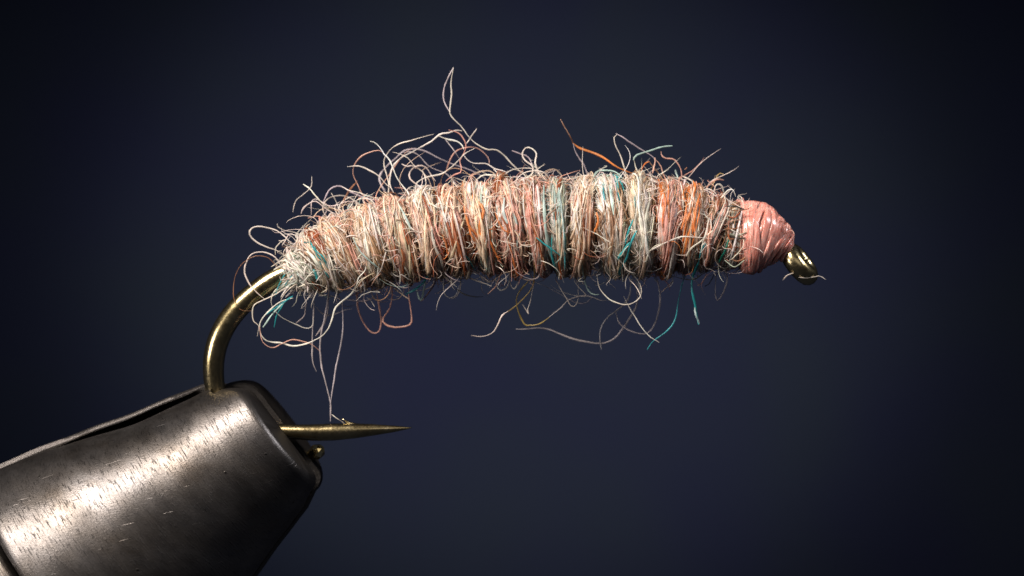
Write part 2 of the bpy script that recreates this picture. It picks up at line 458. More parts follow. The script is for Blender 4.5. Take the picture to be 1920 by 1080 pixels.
NPT = 13
tl = np.linspace(0, 1, NPT)
total_f = 0
for wi, (x0, x1, pal) in enumerate(WRAPS):
    W = x1 - x0; xc = (x0 + x1) / 2
    # core ring: a bulging turn of packed fibre
    ph = np.linspace(0, 2 * math.pi, 64, endpoint=False)
    prof_w = np.linspace(-0.02, 1.02, 9)
    lean = (rng.uniform(-0.32, -0.04) if xc < 1060 else rng.uniform(-0.15, 0.25)) * W
    V, E = [], []
    for q in prof_w:
        x = x0 + q * W + lean * np.cos(ph) + 2.0 * np.sin(3 * ph + wi)
        bulge = 0.73 + 0.20 * math.sqrt(max(0, 1 - (2 * min(max(q, 0), 1) - 1) ** 2))
        r = spine(x)[1] * bulge + 2.0 * np.sin(5 * ph + wi * 2 + q * 4)
        V.append(PX(on_body(x, ph, r)))
        E.append(np.stack([np.full(64, q * W * U), ph * 80 * U, np.full(64, wi * 3.0)], 1))
    V = np.concatenate(V); E = np.concatenate(E)
    F = np.array([(j * 64 + i, (j + 1) * 64 + i, (j + 1) * 64 + (i + 1) % 64, j * 64 + (i + 1) % 64) for j in range(8) for i in range(64)])
    main = max((k for k in pal if k in CORECOL), key=lambda k: pal[k])
    wrap = mesh_obj('dubbing_wrap', V, F, M_CORE, col=np.array(CORECOL[main]), extra=E); adopt(wrap, fly)
    # fibres lying round the turn
    n = int(15.0 * W)
    base_pal = {q: (u * 0.6 if q == 'W' else u * (0.5 if xc < 850 else 0.8) if q == 'P' else u) for q, u in pal.items()}; base_pal['N'] = base_pal.get('N', 0) + (0.8 if xc < 850 else 1.6); base_pal['R'] = base_pal.get('R', 0) + 0.25
    nc = 32                                   # tufts: fibres of one tuft share colour and gather at its ends
    cl_phi = np.arange(nc) / nc * 2 * math.pi + rng.normal(0, 0.2, nc); cl_w = np.clip(rng.normal(0.5, 0.21, nc), 0.05, 0.95)
    cl_col = pick(base_pal, nc); cl_lean = rng.normal(0, 0.34, nc); cl_up = rng.gamma(2.0, 2.0, nc)
    cl = rng.integers(0, nc, n)
    mid = cl_phi[cl] + rng.normal(0, 0.32, n); span = rng.uniform(0.7, 2.2, n)
    phi0 = mid - span / 2
    dw = rng.normal(0, 0.155, n)
    colr = np.where(rng.random((n, 1)) < 0.62, cl_col[cl] * rng.normal(1, 0.12, (n, 1)), pick(pal, n))
    colr = np.clip(colr, 0.01, 0.88)
    phi = phi0[:, None] + span[:, None] * tl[None]
    dc = phi - cl_phi[cl][:, None]
    gather = 0.30 + 1.0 * np.cos(np.clip(dc * 0.95, -1.5, 1.5)) ** 2
    wv = (cl_w[cl][:, None] + dw[:, None] * gather + cl_lean[cl][:, None] * dc * 0.6 + rng.normal(0, 0.07, (n, 1)) * (tl[None] - 0.5)
          + rng.gamma(1.5, 0.022, (n, 1)) * np.sin(tl[None] * rng.uniform(3, 14, (n, 1)) + rng.uniform(0, 6, (n, 1))))
    wv = np.where(rng.random((n, 1)) < 0.1, np.clip(wv, -0.35, 1.35), np.clip(wv, -0.06, 1.06))
    x = x0 + wv * W + lean * np.cos(phi)
    tuft = cl_up[cl][:, None] * np.cos(np.clip(dc * 1.1, -1.57, 1.57)) * np.exp(-(dw[:, None] / 0.2) ** 2)
    wc = np.clip(wv, 0, 1)
    bulge = 0.76 + 0.235 * np.sqrt(np.maximum(0, 1 - (2 * wc - 1) ** 2))
    lift = rng.gamma(1.4, 1.5, n)[:, None] * (0.5 + np.sin(math.pi * tl[None]))
    tail = rng.gamma(1.0, 5.0, n)[:, None] * np.maximum(0, tl[None] - 0.72) ** 2 * 10 * (rng.random((n, 1)) < 0.45)
    r = spine(x)[1] * bulge + tuft + lift + tail + 1.2 * np.sin(tl[None] * rng.uniform(6, 20, (n, 1)) + rng.uniform(0, 6, (n, 1)))
    pts1 = on_body(x, phi, r)
    ref1 = on_body(x, phi, r + 5) - pts1
    ribbon = rng.random(n) < 0.30          # flat shiny strands lying low under the round ones
    wid1 = np.where(ribbon, rng.uniform(2.2, 6.0, n), 0.55 + rng.gamma(2.2, 0.30, n))
    pts1 = np.where(ribbon[:, None, None], on_body(x, phi, spine(x)[1] * bulge + tuft * 0.9 + np.minimum(lift, 4) * 0.4), pts1)
    thk1 = np.where(ribbon, rng.uniform(0.6, 1.1, n), wid1 * rng.uniform(0.7, 1.0, n))
    # frizz: short curls standing off the surface
    fr = 2.2 if xc < 1000 else 1.6
    m = int(fr * W)
    pa = rng.uniform(0, 2 * math.pi, m); xa = x0 + rng.uniform(0, 1, m) * W
    Rl = rng.uniform(10, 42, m); turn = rng.uniform(0.7, 2.8, m); th0 = rng.uniform(0, 2 * math.pi, m)
    el = rng.uniform(0.02, 0.34, m)
    ang = th0[:, None] + turn[:, None] * tl[None]
    ux = Rl[:, None] * (np.cos(ang) - np.cos(th0)[:, None]); up = Rl[:, None] * (np.sin(ang) - np.sin(th0)[:, None])
    xx = xa[:, None] + ux * 0.8
    rr0 = spine(xx)[1] * 0.94
    hh = np.abs(np.sin(math.pi * tl[None] * rng.uniform(0.6, 1.3, (m, 1)))) * Rl[:, None] * el[:, None] + rng.uniform(0, 4, (m, 1))
    pp = pa[:, None] + up / np.maximum(rr0, 30)
    pts2 = on_body(xx, pp, rr0 + hh)
    ref2 = on_body(xx, pp, rr0 + hh + 5) - pts2 + rng.normal(0, 0.3, (m, 1, 3))
    fp = {k: pal[k] for k in pal if k in 'WCPNRBO'}; fp['W'] = fp.get('W', 0) + 6
    col2 = pick(fp, m)
    wid2 = 0.4 + rng.gamma(2.0, 0.2, m); thk2 = wid2 * rng.uniform(0.6, 1, m)
    pts = np.concatenate([pts1, pts2]); ref = np.concatenate([ref1, ref2])
    wid = np.concatenate([wid1, wid2]); thk = np.concatenate([thk1, thk2]); colr = np.concatenate([colr, col2])
    if wi == 0:      # brush of fibre ends pointing down the bend of the hook
        k = 80
        xs = rng.uniform(545, 585, k); ps = np.where(rng.random(k) < 0.75, rng.normal(2.3, 0.6, k), rng.uniform(0, 6.28, k))
        ln = rng.uniform(8, 36, k)
        pr = spine(xs)[1] * rng.uniform(0.7, 1.02, k)
        st = on_body(xs, ps, pr)
        dv = np.stack([-rng.uniform(0.5, 1.0, k), rng.uniform(0.1, 0.75, k), rng.normal(0, 0.3, k)], 1)
        cv = rng.normal(0, 0.25, (k, 3))
        p3 = st[:, None] + dv[:, None] * (ln[:, None] * tl[None])[..., None] + cv[:, None] * (ln[:, None] * tl[None] ** 2)[..., None]
        pts = np.concatenate([pts, p3]); ref = np.concatenate([ref, np.broadcast_to(np.array([0, 0, -1.0]), p3.shape)])
        wid = np.concatenate([wid, rng.uniform(1.0, 2.0, k)]); thk = np.concatenate([thk, rng.uniform(0.8, 1.2, k)])
        colr = np.concatenate([colr, pick(dict(W=7, V=3, A=1.2, T=.5), k)])
    # fine fuzz standing off the whole turn
    k = int(2.4 * W)
    xs = x0 + rng.uniform(-0.1, 1.1, k) * W; ps = rng.uniform(0, 2 * math.pi, k)
    ln = 10 + rng.gamma(2.0, 9.0, k); bend = rng.normal(0, 1.6, (k, 1)); hd = rng.uniform(0, 2 * math.pi, (k, 1))
    sl = ln[:, None] * tl[None]
    curl = hd + bend * tl[None] + 0.5 * np.sin(tl[None] * rng.uniform(2, 8, (k, 1)))
    hgt = np.sin(rng.uniform(0.1, 1.3, (k, 1)) + rng.normal(0, 0.9, (k, 1)) * tl[None]) * sl
    rr4 = spine(xs)[1][:, None] * 0.96 + np.maximum(hgt, -3)
    p4 = on_body(xs[:, None] + 0.75 * sl * np.cos(curl), ps[:, None] + 0.75 * sl * np.sin(curl) / np.maximum(rr4, 30), rr4)
    pts = np.concatenate([pts, p4]); ref = np.concatenate([ref, np.broadcast_to(np.array([0.1, 0.2, -1.0]), p4.shape)])
    wid = np.concatenate([wid, rng.uniform(0.35, 0.75, k)]); thk = np.concatenate([thk, rng.uniform(0.3, 0.6, k)])
    colr = np.concatenate([colr, pick(fp, k)])
    F_ = len(pts)
    tap = np.array([0.35, 0.7, 0.9] + [1.0] * (NPT - 7) + [0.92, 0.75, 0.5, 0.2])
    pm = PX(pts); rm = ref.copy(); rm = np.stack([ref[..., 0], ref[..., 2], -ref[..., 1]], -1)
    v, f = tubes(pm, wid[:, None] * tap * U, thk[:, None] * tap * U, rm, 4)
    cc = np.repeat(colr, NPT * 4, axis=0)
    fo = mesh_obj('wrap_fibres', v, f, M_FIB, wrap, col=cc)
    fo['kind'] = 'stuff'
    total_f += F_

# ------------------------------------------------------------------ pink thread head
HX = np.array([1374, 1382, 1392, 1405, 1425, 1438, 1450, 1462, 1472, 1481, 1486.])
HY = np.array([446, 446, 446, 446, 448, 451, 454, 459, 464, 468, 470.])
HR = np.array([42, 54, 65, 67, 66, 59, 50, 40, 31, 24, 19.])
def head_pt(x, phi, r):
    y = np.interp(x, HX, HY); k = (np.interp(x + 8, HX, HY) - np.interp(x - 8, HX, HY)) / 16.0; n = np.sqrt(1 + k * k)
    c = np.cos(phi) * r
    return np.stack([x + c * k / n, y - c / n, -np.sin(phi) * r], -1)
ph = np.linspace(0, 2 * math.pi, 72, endpoint=False)
V, E = [], []
for x in HX:
    r = np.interp(x, HX, HR) - 4 + 1.0 * np.sin(4 * ph + x * 0.1)
    V.append(PX(head_pt(np.full(72, x), ph, r))); E.append(np.stack([np.full(72, x * U), ph * 60 * U, np.zeros(72)], 1))
F = [(j * 72 + i, (j + 1) * 72 + i, (j + 1) * 72 + (i + 1) % 72, j * 72 + (i + 1) % 72) for j in range(len(HX) - 1) for i in range(72)]
head = mesh_obj('thread_head', np.concatenate(V), F, M_THR, extra=np.concatenate(E)); adopt(head, fly)
head['label'] = 'pink head wound from flat floss'
bands = [(1388, 0.10, 9, math.pi), (1401, 0.10, 15, math.pi), (1412, 0.16, 12, math.pi), (1420, -0.30, 12, 1.9), (1428, 0.36, 11, 1.2), (1434, -0.34, 10, 2.4), (1440, 0.30, 9, 0.8)]
for k in range(18):
    xb = 1412 + 68 * (k / 17.0) ** 0.85 + rng.uniform(-3, 3)
    bands.append((xb, rng.normal(0, 0.30), rng.uniform(2.4, 6.5) * (1 - 0.4 * k / 18), rng.uniform(0, 6)))
for k, (xb, tilt, wd, ph0) in enumerate(bands):
    V, E = [], []
    ns = 60; cs = np.arange(10) / 10 * 2 * math.pi
    for i in range(ns):
        p = i / ns * 2 * math.pi
        R = float(np.interp(xb, HX, HR))
        ww_ = wd * (1 + 0.18 * math.sin(2 * p + k))
        xs = xb + tilt * R * math.cos(p - ph0) * 0.8 + 1.2 * math.sin(3 * p + k) + ww_ * np.cos(cs)
        xs = np.clip(xs, 1376, 1484)
        rr = np.interp(xs, HX, HR) - 2.2 + (k * 7 % 5) * 0.75 + 0.9 * math.sin(2 * p + k * 1.7) + 1.5 * math.sin(5 * p + 0.09 * xb) + 1.7 * np.sin(cs)
        V.append(PX(head_pt(xs, np.full(10, p), rr)))
        E.append(np.stack([xs * U, np.full(10, p * R * U), np.full(10, k * 5.0)], 1))
    F = [(i * 10 + j, i * 10 + (j + 1) % 10, ((i + 1) % ns) * 10 + (j + 1) % 10, ((i + 1) % ns) * 10 + j) for i in range(ns) for j in range(10)]
    mesh_obj('floss_turn', np.concatenate(V), F, M_THR, head, extra=np.concatenate(E))

# ------------------------------------------------------------------ loose fibres, each one a part
def loose(pts, key, w=1.6, depth=0.0, front=None, n=None, wob=0.6, flat=0.8):
    """pts in drawing coordinates; depth: number or (start, end); points over the body are laid in front of it"""
    p = np.array(pts, float); k = len(p)
    d = np.linspace(depth[0], depth[1], k) if isinstance(depth, tuple) else np.full(k, float(depth))
    d = d + 7 * np.sin(np.linspace(0, 1, k) * rng.uniform(2, 6) + rng.uniform(0, 6))
    y, r = spine(np.clip(p[:, 0], SX[0], SX[-1]))
    inside = (p[:, 0] > SX[0]) & (p[:, 0] < SX[-1])
    q = np.where(inside, np.sqrt(np.maximum(0, (r * 1.06) ** 2 - (p[:, 1] - y) ** 2)), 0)
    if front is None:
        front = not (isinstance(depth, (int, float)) and depth > 20)
    d = np.where(q > 8, np.minimum(d, -(q + 7)), d) if front else np.where(q > 8, np.maximum(d, q * 0.9), d)
    c3, L = catmull(np.stack([p[:, 0], p[:, 1], d], 1), 4 if L_short(p) else max(14, min(80, int(np.sum(np.linalg.norm(np.diff(p, axis=0), axis=1)) / 6))))
    m = len(c3); t = np.linspace(0, 1, m)
    for ax_ in (0, 1):
        c3[:, ax_] += wob * np.sin(t * L / rng.uniform(9, 22) + rng.uniform(0, 6)) + 0.9 * np.cumsum(rng.normal(0, 0.28, m)) * np.sin(math.pi * t) ** 0.5
    w = w * 1.35 if key in ('T', 'A', 'O', 'R') else w
    c = np.array(PAL[key]) if isinstance(key, str) else np.array(key)
    c = np.clip(c * rng.normal(1, 0.07) * rng.normal(1, 0.02, 3), 0.01, 0.9)
    wd = rng.uniform(0.48, 0.86) * w * (1 + 0.22 * np.sin(t * L / rng.uniform(10, 30) + rng.uniform(0, 6)) + 0.1 * rng.normal(size=m))
    tap = np.minimum(1, 0.45 + 4 * np.minimum(t, 1 - t))
    ref = np.broadcast_to(unit(rng.normal(0, 1, 3) + np.array([0, -1.2, 0])), (1, m, 3))
    tw = unit(np.stack([np.sin(t * 5), -np.ones(m), np.cos(t * 4)], 1))[None]
    v, f = tubes(PX(c3)[None], (wd * tap)[None] * U, (wd * tap * flat)[None] * U, tw, 6)
    cc = c[None] * (1 + 0.12 * np.sin(t * L / 17 + rng.uniform(0, 6)))[:, None]
    o = mesh_obj('loose_fibre', v, f, M_FIB, col=np.clip(np.repeat(cc, 6, axis=0), 0.01, 0.92)); adopt(o, fly)
    return o

def L_short(p):
    return False

def win(ox, oy, s, pts):
    return [(ox + x / s, oy + y / s) for x, y in pts]

LIST = []
def add(window, key, pts, w=1.6, depth=0.0, **kw):
    LIST.append((win(*window, pts), key, w, depth, kw))

A = (540, 100, 3.6); E_ = (640, 240, 6.4); C3 = (420, 400, 3.6); B_ = (340, 400, 2.25); Z = (560, 500, 5.4)
D = (840, 480, 3.43); R = (1020, 200, 4.8); H = (1320, 340, 4.908); Fw = (1100, 280, 3.857); Mw = (800, 280, 3.37)
# crest tangle above the body
add(A, 'W', [(1115, 95), (1100, 200), (1105, 280), (1090, 390), (1100, 430), (1170, 500), (1230, 580), (1280, 620), (1340, 650), (1400, 655), (1450, 690), (1530, 770), (1600, 830), (1620, 900), (1640, 960)], 2.5)
add(A, 'G', [(1115, 95), (1080, 160), (1050, 240), (1050, 320), (1090, 390)], 1.6, 6)
add(E_, 'W', [(1110, 75), (1000, 105), (820, 150), (720, 170), (600, 235), (550, 300), (510, 380), (510, 460), (540, 580), (555, 680), (545, 800), (600, 960)], 1.9)
add(E_, 'W', [(340, 160), (400, 175), (470, 240), (510, 310), (570, 380), (610, 480), (660, 600), (730, 710), (790, 780), (820, 860)], 1.7, -6)
add(E_, 'P', [(490, 290), (440, 265), (360, 280), (260, 320), (180, 400), (145, 470), (145, 560), (190, 650), (250, 770), (330, 860), (420, 940), (475, 1020)], 1.7)
add(E_, 'W', [(75, 460), (200, 455), (300, 490), (400, 540), (480, 600), (540, 670), (600, 720)], 1.7, 6)
add(E_, 'W', [(1450, 30), (1380, 20), (1300, 50), (1200, 65), (1150, 90), (1060, 160), (960, 220), (860, 280), (740, 330), (660, 400), (610, 480), (590, 580), (590, 680), (630, 780)], 1.8, 4)
add(E_, 'P', [(1290, 25), (1400, 60), (1460, 120), (1490, 200), (1470, 300), (1420, 390), (1440, 480), (1430, 540), (1360, 570), (1250, 640)], 1.6, 8)
add(E_, 'W', [(1170, 95), (1260, 130), (1370, 155), (1440, 200), (1470, 260)], 1.5)
add(E_, 'G', [(1250, 130), (1310, 220), (1370, 300), (1420, 370)], 1.5, 5)
add(E_, 'W', [(1600, 250), (1480, 310), (1380, 410), (1260, 510), (1180, 545), (1060, 575), (960, 610), (900, 650), (870, 720), (850, 890)], 1.7, -8)
add(E_, 'G', [(520, 740), (470, 680), (450, 560), (540, 430), (640, 340), (740, 250), (860, 225), (980, 245), (1120, 310), (1300, 390), (1500, 470), (1640, 540), (1760, 620)], 2.2, 75)
add(E_, 'G', [(520, 760), (470, 680), (440, 600), (470, 510)], 2.0, 90)
add(E_, 'W', [(615, 295), (690, 310), (800, 360), (870, 450), (960, 520), (1000, 590), (1015, 680), (1000, 760)], 1.6)
add(E_, 'W', [(720, 430), (790, 465), (850, 460), (900, 490)], 1.5, -3)
add(E_, 'W', [(1130, 640), (1060, 540), (1010, 470), (940, 450), (870, 480), (825, 540), (830, 610), (880, 660), (960, 720)], 1.7)
add(E_, 'G', [(740, 290), (850, 285), (930, 330), (1010, 420), (1100, 480), (1230, 530), (1320, 600), (1400, 690)], 1.8, 40)
add(E_, 'P', [(1250, 520), (1290, 400), (1350, 290), (1450, 230), (1600, 225), (1700, 290), (1760, 360), (1770, 420)], 1.8, 50)
add(E_, 'W', [(1470, 320), (1520, 390), (1600, 430), (1740, 430), (1830, 490), (1920, 510), (2000, 540)], 1.5, 12)
add(E_, 'W', [(1630, 5), (1570, 90), (1500, 190)], 1.5)
add(E_, 'W', [(1830, 490), (1880, 550), (1870, 670)], 1.5)
add(E_, 'W', [(1310, 575), (1420, 610), (1530, 660), (1600, 690)], 1.5)
add(E_, 'W', [(1320, 580), (1350, 650), (1400, 720)], 1.5)
add(E_, 'P', [(1590, 530), (1530, 590), (1500, 660), (1400, 720)], 1.5)
add(E_, 'W', [(1620, 620), (1700, 570), (1800, 570), (1920, 580), (2000, 640)], 1.6)
add(E_, 'C', [(1430, 540), (1520, 550), (1600, 600), (1650, 680), (1700, 800), (1780, 830), (1920, 820)], 1.5)
add(E_, 'W', [(880, 720), (850, 700), (790, 740), (740, 820), (660, 910), (610, 970)], 1.7)
add(E_, 'B', [(190, 640), (110, 720), (60, 800), (10, 880)], 1.4)
add(E_, 'W', [(0, 700), (80, 745), (200, 780), (300, 830), (420, 860), (520, 860)], 1.7)
add(E_, 'G', [(750, 330), (700, 370), (640, 440), (610, 500)], 1.6, 25)
add(A, 'W', [(1700, 830), (1670, 740), (1680, 680), (1640, 640), (1600, 640), (1580, 680), (1600, 720), (1650, 760), (1640, 830)], 1.8)
add(A, 'G', [(1510, 655), (1570, 680), (1620, 700), (1660, 780)], 1.6, 20)
add(A, 'W', [(1450, 830), (1500, 790), (1580, 775), (1680, 790), (1730, 830)], 1.5)
add(A, 'W', [(30, 1075), (50, 1000), (110, 950), (160, 900), (160, 830)], 1.7)
add(A, 'W', [(100, 885), (150, 920), (220, 1000), (290, 1070)], 1.6)
add(A, 'G', [(230, 1010), (280, 920), (350, 895), (420, 930), (520, 970), (600, 990), (660, 990)], 1.8, 15)
add(A, 'W', [(290, 940), (320, 1000), (340, 1060), (350, 1100)], 1.5)
add(A, 'B', [(470, 860), (400, 950), (340, 1060)], 1.3)
add(A, 'W', [(90, 1080), (110, 1040), (170, 1000), (200, 1000), (260, 1050), (340, 1090)], 1.6)
add(A, 'W', [(160, 1090), (160, 1000), (200, 985), (290, 1030), (400, 1000), (480, 1010)], 1.5)
# tail end loops
add(C3, 'W', [(560, 330), (500, 250), (440, 190), (390, 150), (330, 115), (240, 92), (180, 110), (165, 150), (200, 190), (270, 225), (340, 250), (400, 275)], 1.5, -10)
add(C3, 'W', [(390, 350), (340, 290), (260, 262), (190, 280), (155, 340), (145, 400), (170, 470), (220, 530), (280, 580)], 1.6, -30)
add(C3, 'B', [(400, 400), (340, 340), (300, 300), (220, 285), (140, 320), (90, 380), (68, 450), (65, 540), (90, 610), (130, 650), (200, 655)], 1.4, -26)
add(C3, 'W', [(400, 510), (360, 540), (280, 580), (210, 620), (195, 680), (205, 735), (240, 760), (230, 830)], 1.6, -26)
add(C3, 'W', [(480, 470), (380, 500), (340, 540), (325, 600), (350, 660), (400, 710), (480, 745), (560, 775), (600, 760), (605, 700)], 1.5, -20)
add(C3, 'W', [(470, 570), (380, 600), (300, 660), (250, 720), (240, 780), (260, 850), (310, 880), (380, 885), (450, 900), (530, 890), (600, 865), (660, 830), (702, 778), (728, 709), (753, 633), (803, 590), (868, 540), (890, 480), (880, 440)], 1.6, -24)
add(C3, 'P', [(240, 760), (260, 850), (290, 890), (340, 910), (400, 880), (470, 855), (540, 865), (600, 890), (650, 935)], 1.6, -20)
add(C3, 'T', [(420, 410), (405, 430), (365, 500), (350, 560)], 1.5, -30)
add(C3, 'T', [(470, 560), (380, 620), (290, 680)], 1.9, -30)
add(C3, 'T', [(410, 600), (360, 690), (340, 770)], 1.5, -24)
add(C3, 'A', [(430, 580), (330, 680), (265, 770)], 1.6, -26)
add(C3, 'W', [(345, 280), (345, 230), (380, 190), (420, 170)], 1.4, -5)
add(C3, 'W', [(390, 215), (430, 150), (470, 150), (520, 180)], 1.5, -5)
add(C3, 'G', [(555, 600), (540, 690), (480, 745)], 1.6, 20)
add(C3, 'T', [(560, 140), (580, 190), (600, 240)], 2.0)
add(C3, 'T', [(610, 380), (635, 450)], 2.0)
# strands that hang to the hook point
add(B_, 'G', [(560, 370), (555, 500), (555, 620), (570, 670)], 1.9, 12)
add(B_, 'G', [(620, 330), (605, 440), (590, 530), (590, 640), (610, 720), (630, 800), (628, 878)], 1.9, (10, -6))
add(B_, 'G', [(680, 370), (680, 500), (665, 600), (645, 700), (632, 800), (630, 878)], 1.5, (4, -6))
add(B_, 'W', [(636, 848), (665, 868), (690, 886)], 1.4, -14)
# under the tail half
add(Z, 'G', [(170, 700), (240, 600), (280, 480), (290, 350), (300, 150)], 1.8, 15)
add(Z, 'P', [(590, 230), (590, 390), (620, 500), (680, 600), (760, 670), (820, 650), (840, 560), (820, 430), (790, 250)], 2.5, 18)
add(Z, 'P', [(940, 150), (945, 300), (920, 430), (850, 530), (880, 590), (970, 625), (1070, 615), (1140, 570), (1130, 430), (1110, 300), (1115, 180)], 1.9, 8)
add(Z, 'W', [(625, 160), (680, 230), (760, 250), (830, 220), (870, 150)], 1.6, -15)
add(Z, 'W', [(830, 20), (790, 100), (700, 180), (670, 290), (680, 370), (740, 440), (770, 445)], 1.6, -18)
add(Z, 'W', [(690, 310), (740, 350), (770, 410)], 1.4, -15)
add(Z, 'C', [(920, 190), (1000, 240), (1120, 325)], 1.6, -10)
add(Z, 'T', [(1080, 280), (1180, 230), (1250, 170), (1310, 90)], 1.7, -8)
add(Z, 'A', [(1290, 110), (1260, 260), (1230, 340), (1190, 220)], 1.7, 0)
add(Z, 'B', [(1240, 350), (1310, 270), (1380, 170), (1420, 60)], 1.5, 8)
add(Z, 'W', [(1520, 0), (1470, 130), (1470, 220), (1500, 300), (1560, 315), (1610, 260), (1620, 180)], 1.5, -6)
add(Z, 'W', [(200, 300), (290, 280)], 1.6, -20)
add(Z, 'G', [(170, 400), (240, 470), (340, 490), (440, 450), (540, 430)], 1.8, 20)
add(Z, 'W', [(1230, 20), (1180, 130), (1100, 195)], 1.6, -20)
add(Z, 'G', [(460, 330), (560, 345), (700, 340), (790, 280)], 1.5, 25)
# under the head half
add(D, 'Y', [(555, 40), (550, 180), (500, 260), (440, 325), (380, 360)], 2.0, -10)
add(D, 'W', [(385, 356), (345, 385), (320, 440), (290, 495), (240, 520), (190, 522), (150, 510)], 1.5, -10)
add(D, 'Y', [(530, 150), (450, 240), (445, 320), (490, 430), (530, 442), (590, 435), (650, 395)], 1.6, 4)
add(D, 'W', [(640, 400), (720, 345), (770, 290), (850, 260), (920, 265), (980, 290), (1020, 288)], 1.7, 2)
add(D, 'W', [(550, 160), (530, 290), (505, 350), (515, 380), (480, 310)], 1.5)
add(D, 'W', [(690, 150), (750, 250), (790, 320), (820, 320), (840, 270), (840, 180)], 1.6, -6)
add(D, 'G', [(435, 470), (520, 470), (620, 465), (700, 490), (780, 520), (870, 545), (960, 560), (1050, 540), (1120, 480), (1190, 380), (1220, 290), (1210, 150)], 1.9, 42)
add(D, 'G', [(990, 600), (980, 530), (985, 460), (1020, 400), (1090, 340), (1160, 270), (1180, 150)], 1.7, 40)
add(D, 'G', [(1330, 90), (1360, 200), (1365, 300), (1350, 400), (1310, 475), (1250, 500), (1170, 480), (1110, 430), (1080, 360)], 1.7, 45)
add(D, 'W', [(1130, 255), (1180, 360), (1240, 450), (1300, 520), (1360, 558)], 1.4, -4)
add(D, 'W', [(1060, 0), (1140, 80), (1200, 140), (1235, 200), (1230, 260), (1190, 300), (1130, 315), (1050, 290), (1000, 250), (965, 195), (955, 120)], 1.7, -40)
add(D, 'T', [(1530, 120), (1510, 170), (1490, 250), (1475, 370), (1440, 450), (1380, 510), (1320, 550), (1280, 600)], 1.5)
add(D, 'T', [(1600, 40), (1570, 150), (1570, 240), (1590, 320), (1612, 440)], 2.3, -20)
add(D, 'A', [(1612, 440), (1588, 380), (1585, 330)], 1.9, -24)
add(D, 'G', [(1725, 110), (1725, 230), (1735, 290), (1770, 240), (1795, 150), (1785, 80)], 1.7, 12)
add(D, 'W', [(40, 55), (90, 110), (160, 150), (240, 180), (280, 195)], 1.8, -20)
add(D, 'W', [(95, 85), (150, 90), (210, 125), (265, 165)], 1.8, -30)
add(D, 'P', [(375, 10), (360, 90), (330, 150), (310, 200), (255, 245)], 2.0, -14)
add(D, 'W', [(395, 100), (400, 170), (430, 210), (460, 160)], 1.5)
add(D, 'W', [(310, 195), (340, 220), (380, 195), (395, 150)], 1.4)
add(D, 'A', [(860, 60), (880, 180), (920, 240), (970, 245)], 1.8, -16)
add(D, 'K', [(50, 210), (120, 250), (180, 262), (225, 262)], 1.4)
add(D, 'K', [(1860, 40), (1750, 75), (1640, 110), (1560, 150), (1440, 130)], 2.0, -30)
add(D, 'P', [(1660, 110), (1640, 160), (1600, 190)], 1.6, -12)
add(D, 'K', [(1710, 120), (1680, 180), (1650, 200)], 1.6)
add(D, 'W', [(0, 265), (40, 265), (70, 220), (80, 140)], 1.5, 4)
add(D, 'W', [(1240, 95), (1320, 100), (1370, 75)], 1.8, -20)
add(D, 'C', [(1370, 235), (1420, 190), (1450, 160)], 1.4)
add(D, 'G', [(620, 190), (720, 240), (800, 290), (880, 305), (930, 270)], 1.6, 35)
# above the head half
add(R, 'B', [(150, 110), (190, 180), (230, 260), (265, 325)], 2.3, 16)
add(R, 'O', [(262, 320), (330, 370), (440, 410), (540, 460), (630, 520), (720, 570), (800, 600)], 2.5, (16, 4))
add(R, 'G', [(265, 325), (280, 390), (320, 460), (370, 530), (400, 640)], 1.9, 22)
add(R, 'G', [(1000, 470), (970, 440), (860, 375), (770, 310), (700, 265), (645, 245)], 1.6, (14, 0))
add(R, 'W', [(660, 245), (632, 265), (630, 310), (650, 370), (690, 440), (720, 540), (735, 620), (745, 740)], 1.8)
add(R, 'A', [(1160, 350), (1070, 358), (1000, 385), (910, 410), (830, 440), (800, 480)], 1.8)
add(R, 'W', [(805, 455), (815, 490), (830, 560), (860, 620), (850, 700), (820, 790)], 1.7)
add(R, 'P', [(1055, 400), (1060, 440), (1090, 465), (1150, 475), (1200, 510), (1230, 570), (1240, 620), (1215, 670)], 1.8)
add(R, 'A', [(1180, 570), (1190, 600), (1205, 650)], 2.2)
add(R, 'W', [(1240, 620), (1310, 660), (1335, 690), (1305, 760)], 1.7)
add(R, 'G', [(1330, 680), (1360, 720), (1370, 760)], 1.6)
add(R, 'O', [(865, 630), (880, 560), (910, 510), (950, 490)], 1.6)
add(R, 'N', [(945, 490), (1000, 560), (1050, 630), (1080, 740), (1080, 820)], 1.6)
add(R, 'P', [(1000, 460), (1000, 520), (980, 600)], 1.7)
add(R, 'P', [(1000, 470), (1050, 530), (1070, 610), (1100, 690), (1115, 800)], 1.6)
add(R, 'Y', [(1620, 610), (1580, 605), (1540, 650), (1490, 770)], 1.9)
add(R, 'P', [(1620, 662), (1550, 660), (1480, 710), (1430, 770)], 1.7)
add(R, 'W', [(1510, 840), (1550, 710), (1600, 715), (1620, 790)], 1.8)
add(R, 'W', [(1570, 800), (1600, 785), (1640, 830), (1720, 870), (1800, 920), (1870, 950)], 1.6, -45)
add(R, 'W', [(1570, 860), (1640, 770), (1690, 745), (1720, 810)], 1.8, -20)
add(R, 'W', [(1640, 950), (1750, 905), (1840, 885)], 1.5, -50)
add(R, 'A', [(440, 640), (480, 580), (560, 570), (640, 580), (700, 650)], 1.6)
add(R, 'W', [(450, 720), (500, 640), (550, 640), (590, 720), (600, 830)], 2.0)
add(R, 'B', [(1265, 565), (1285, 545)], 1.3)
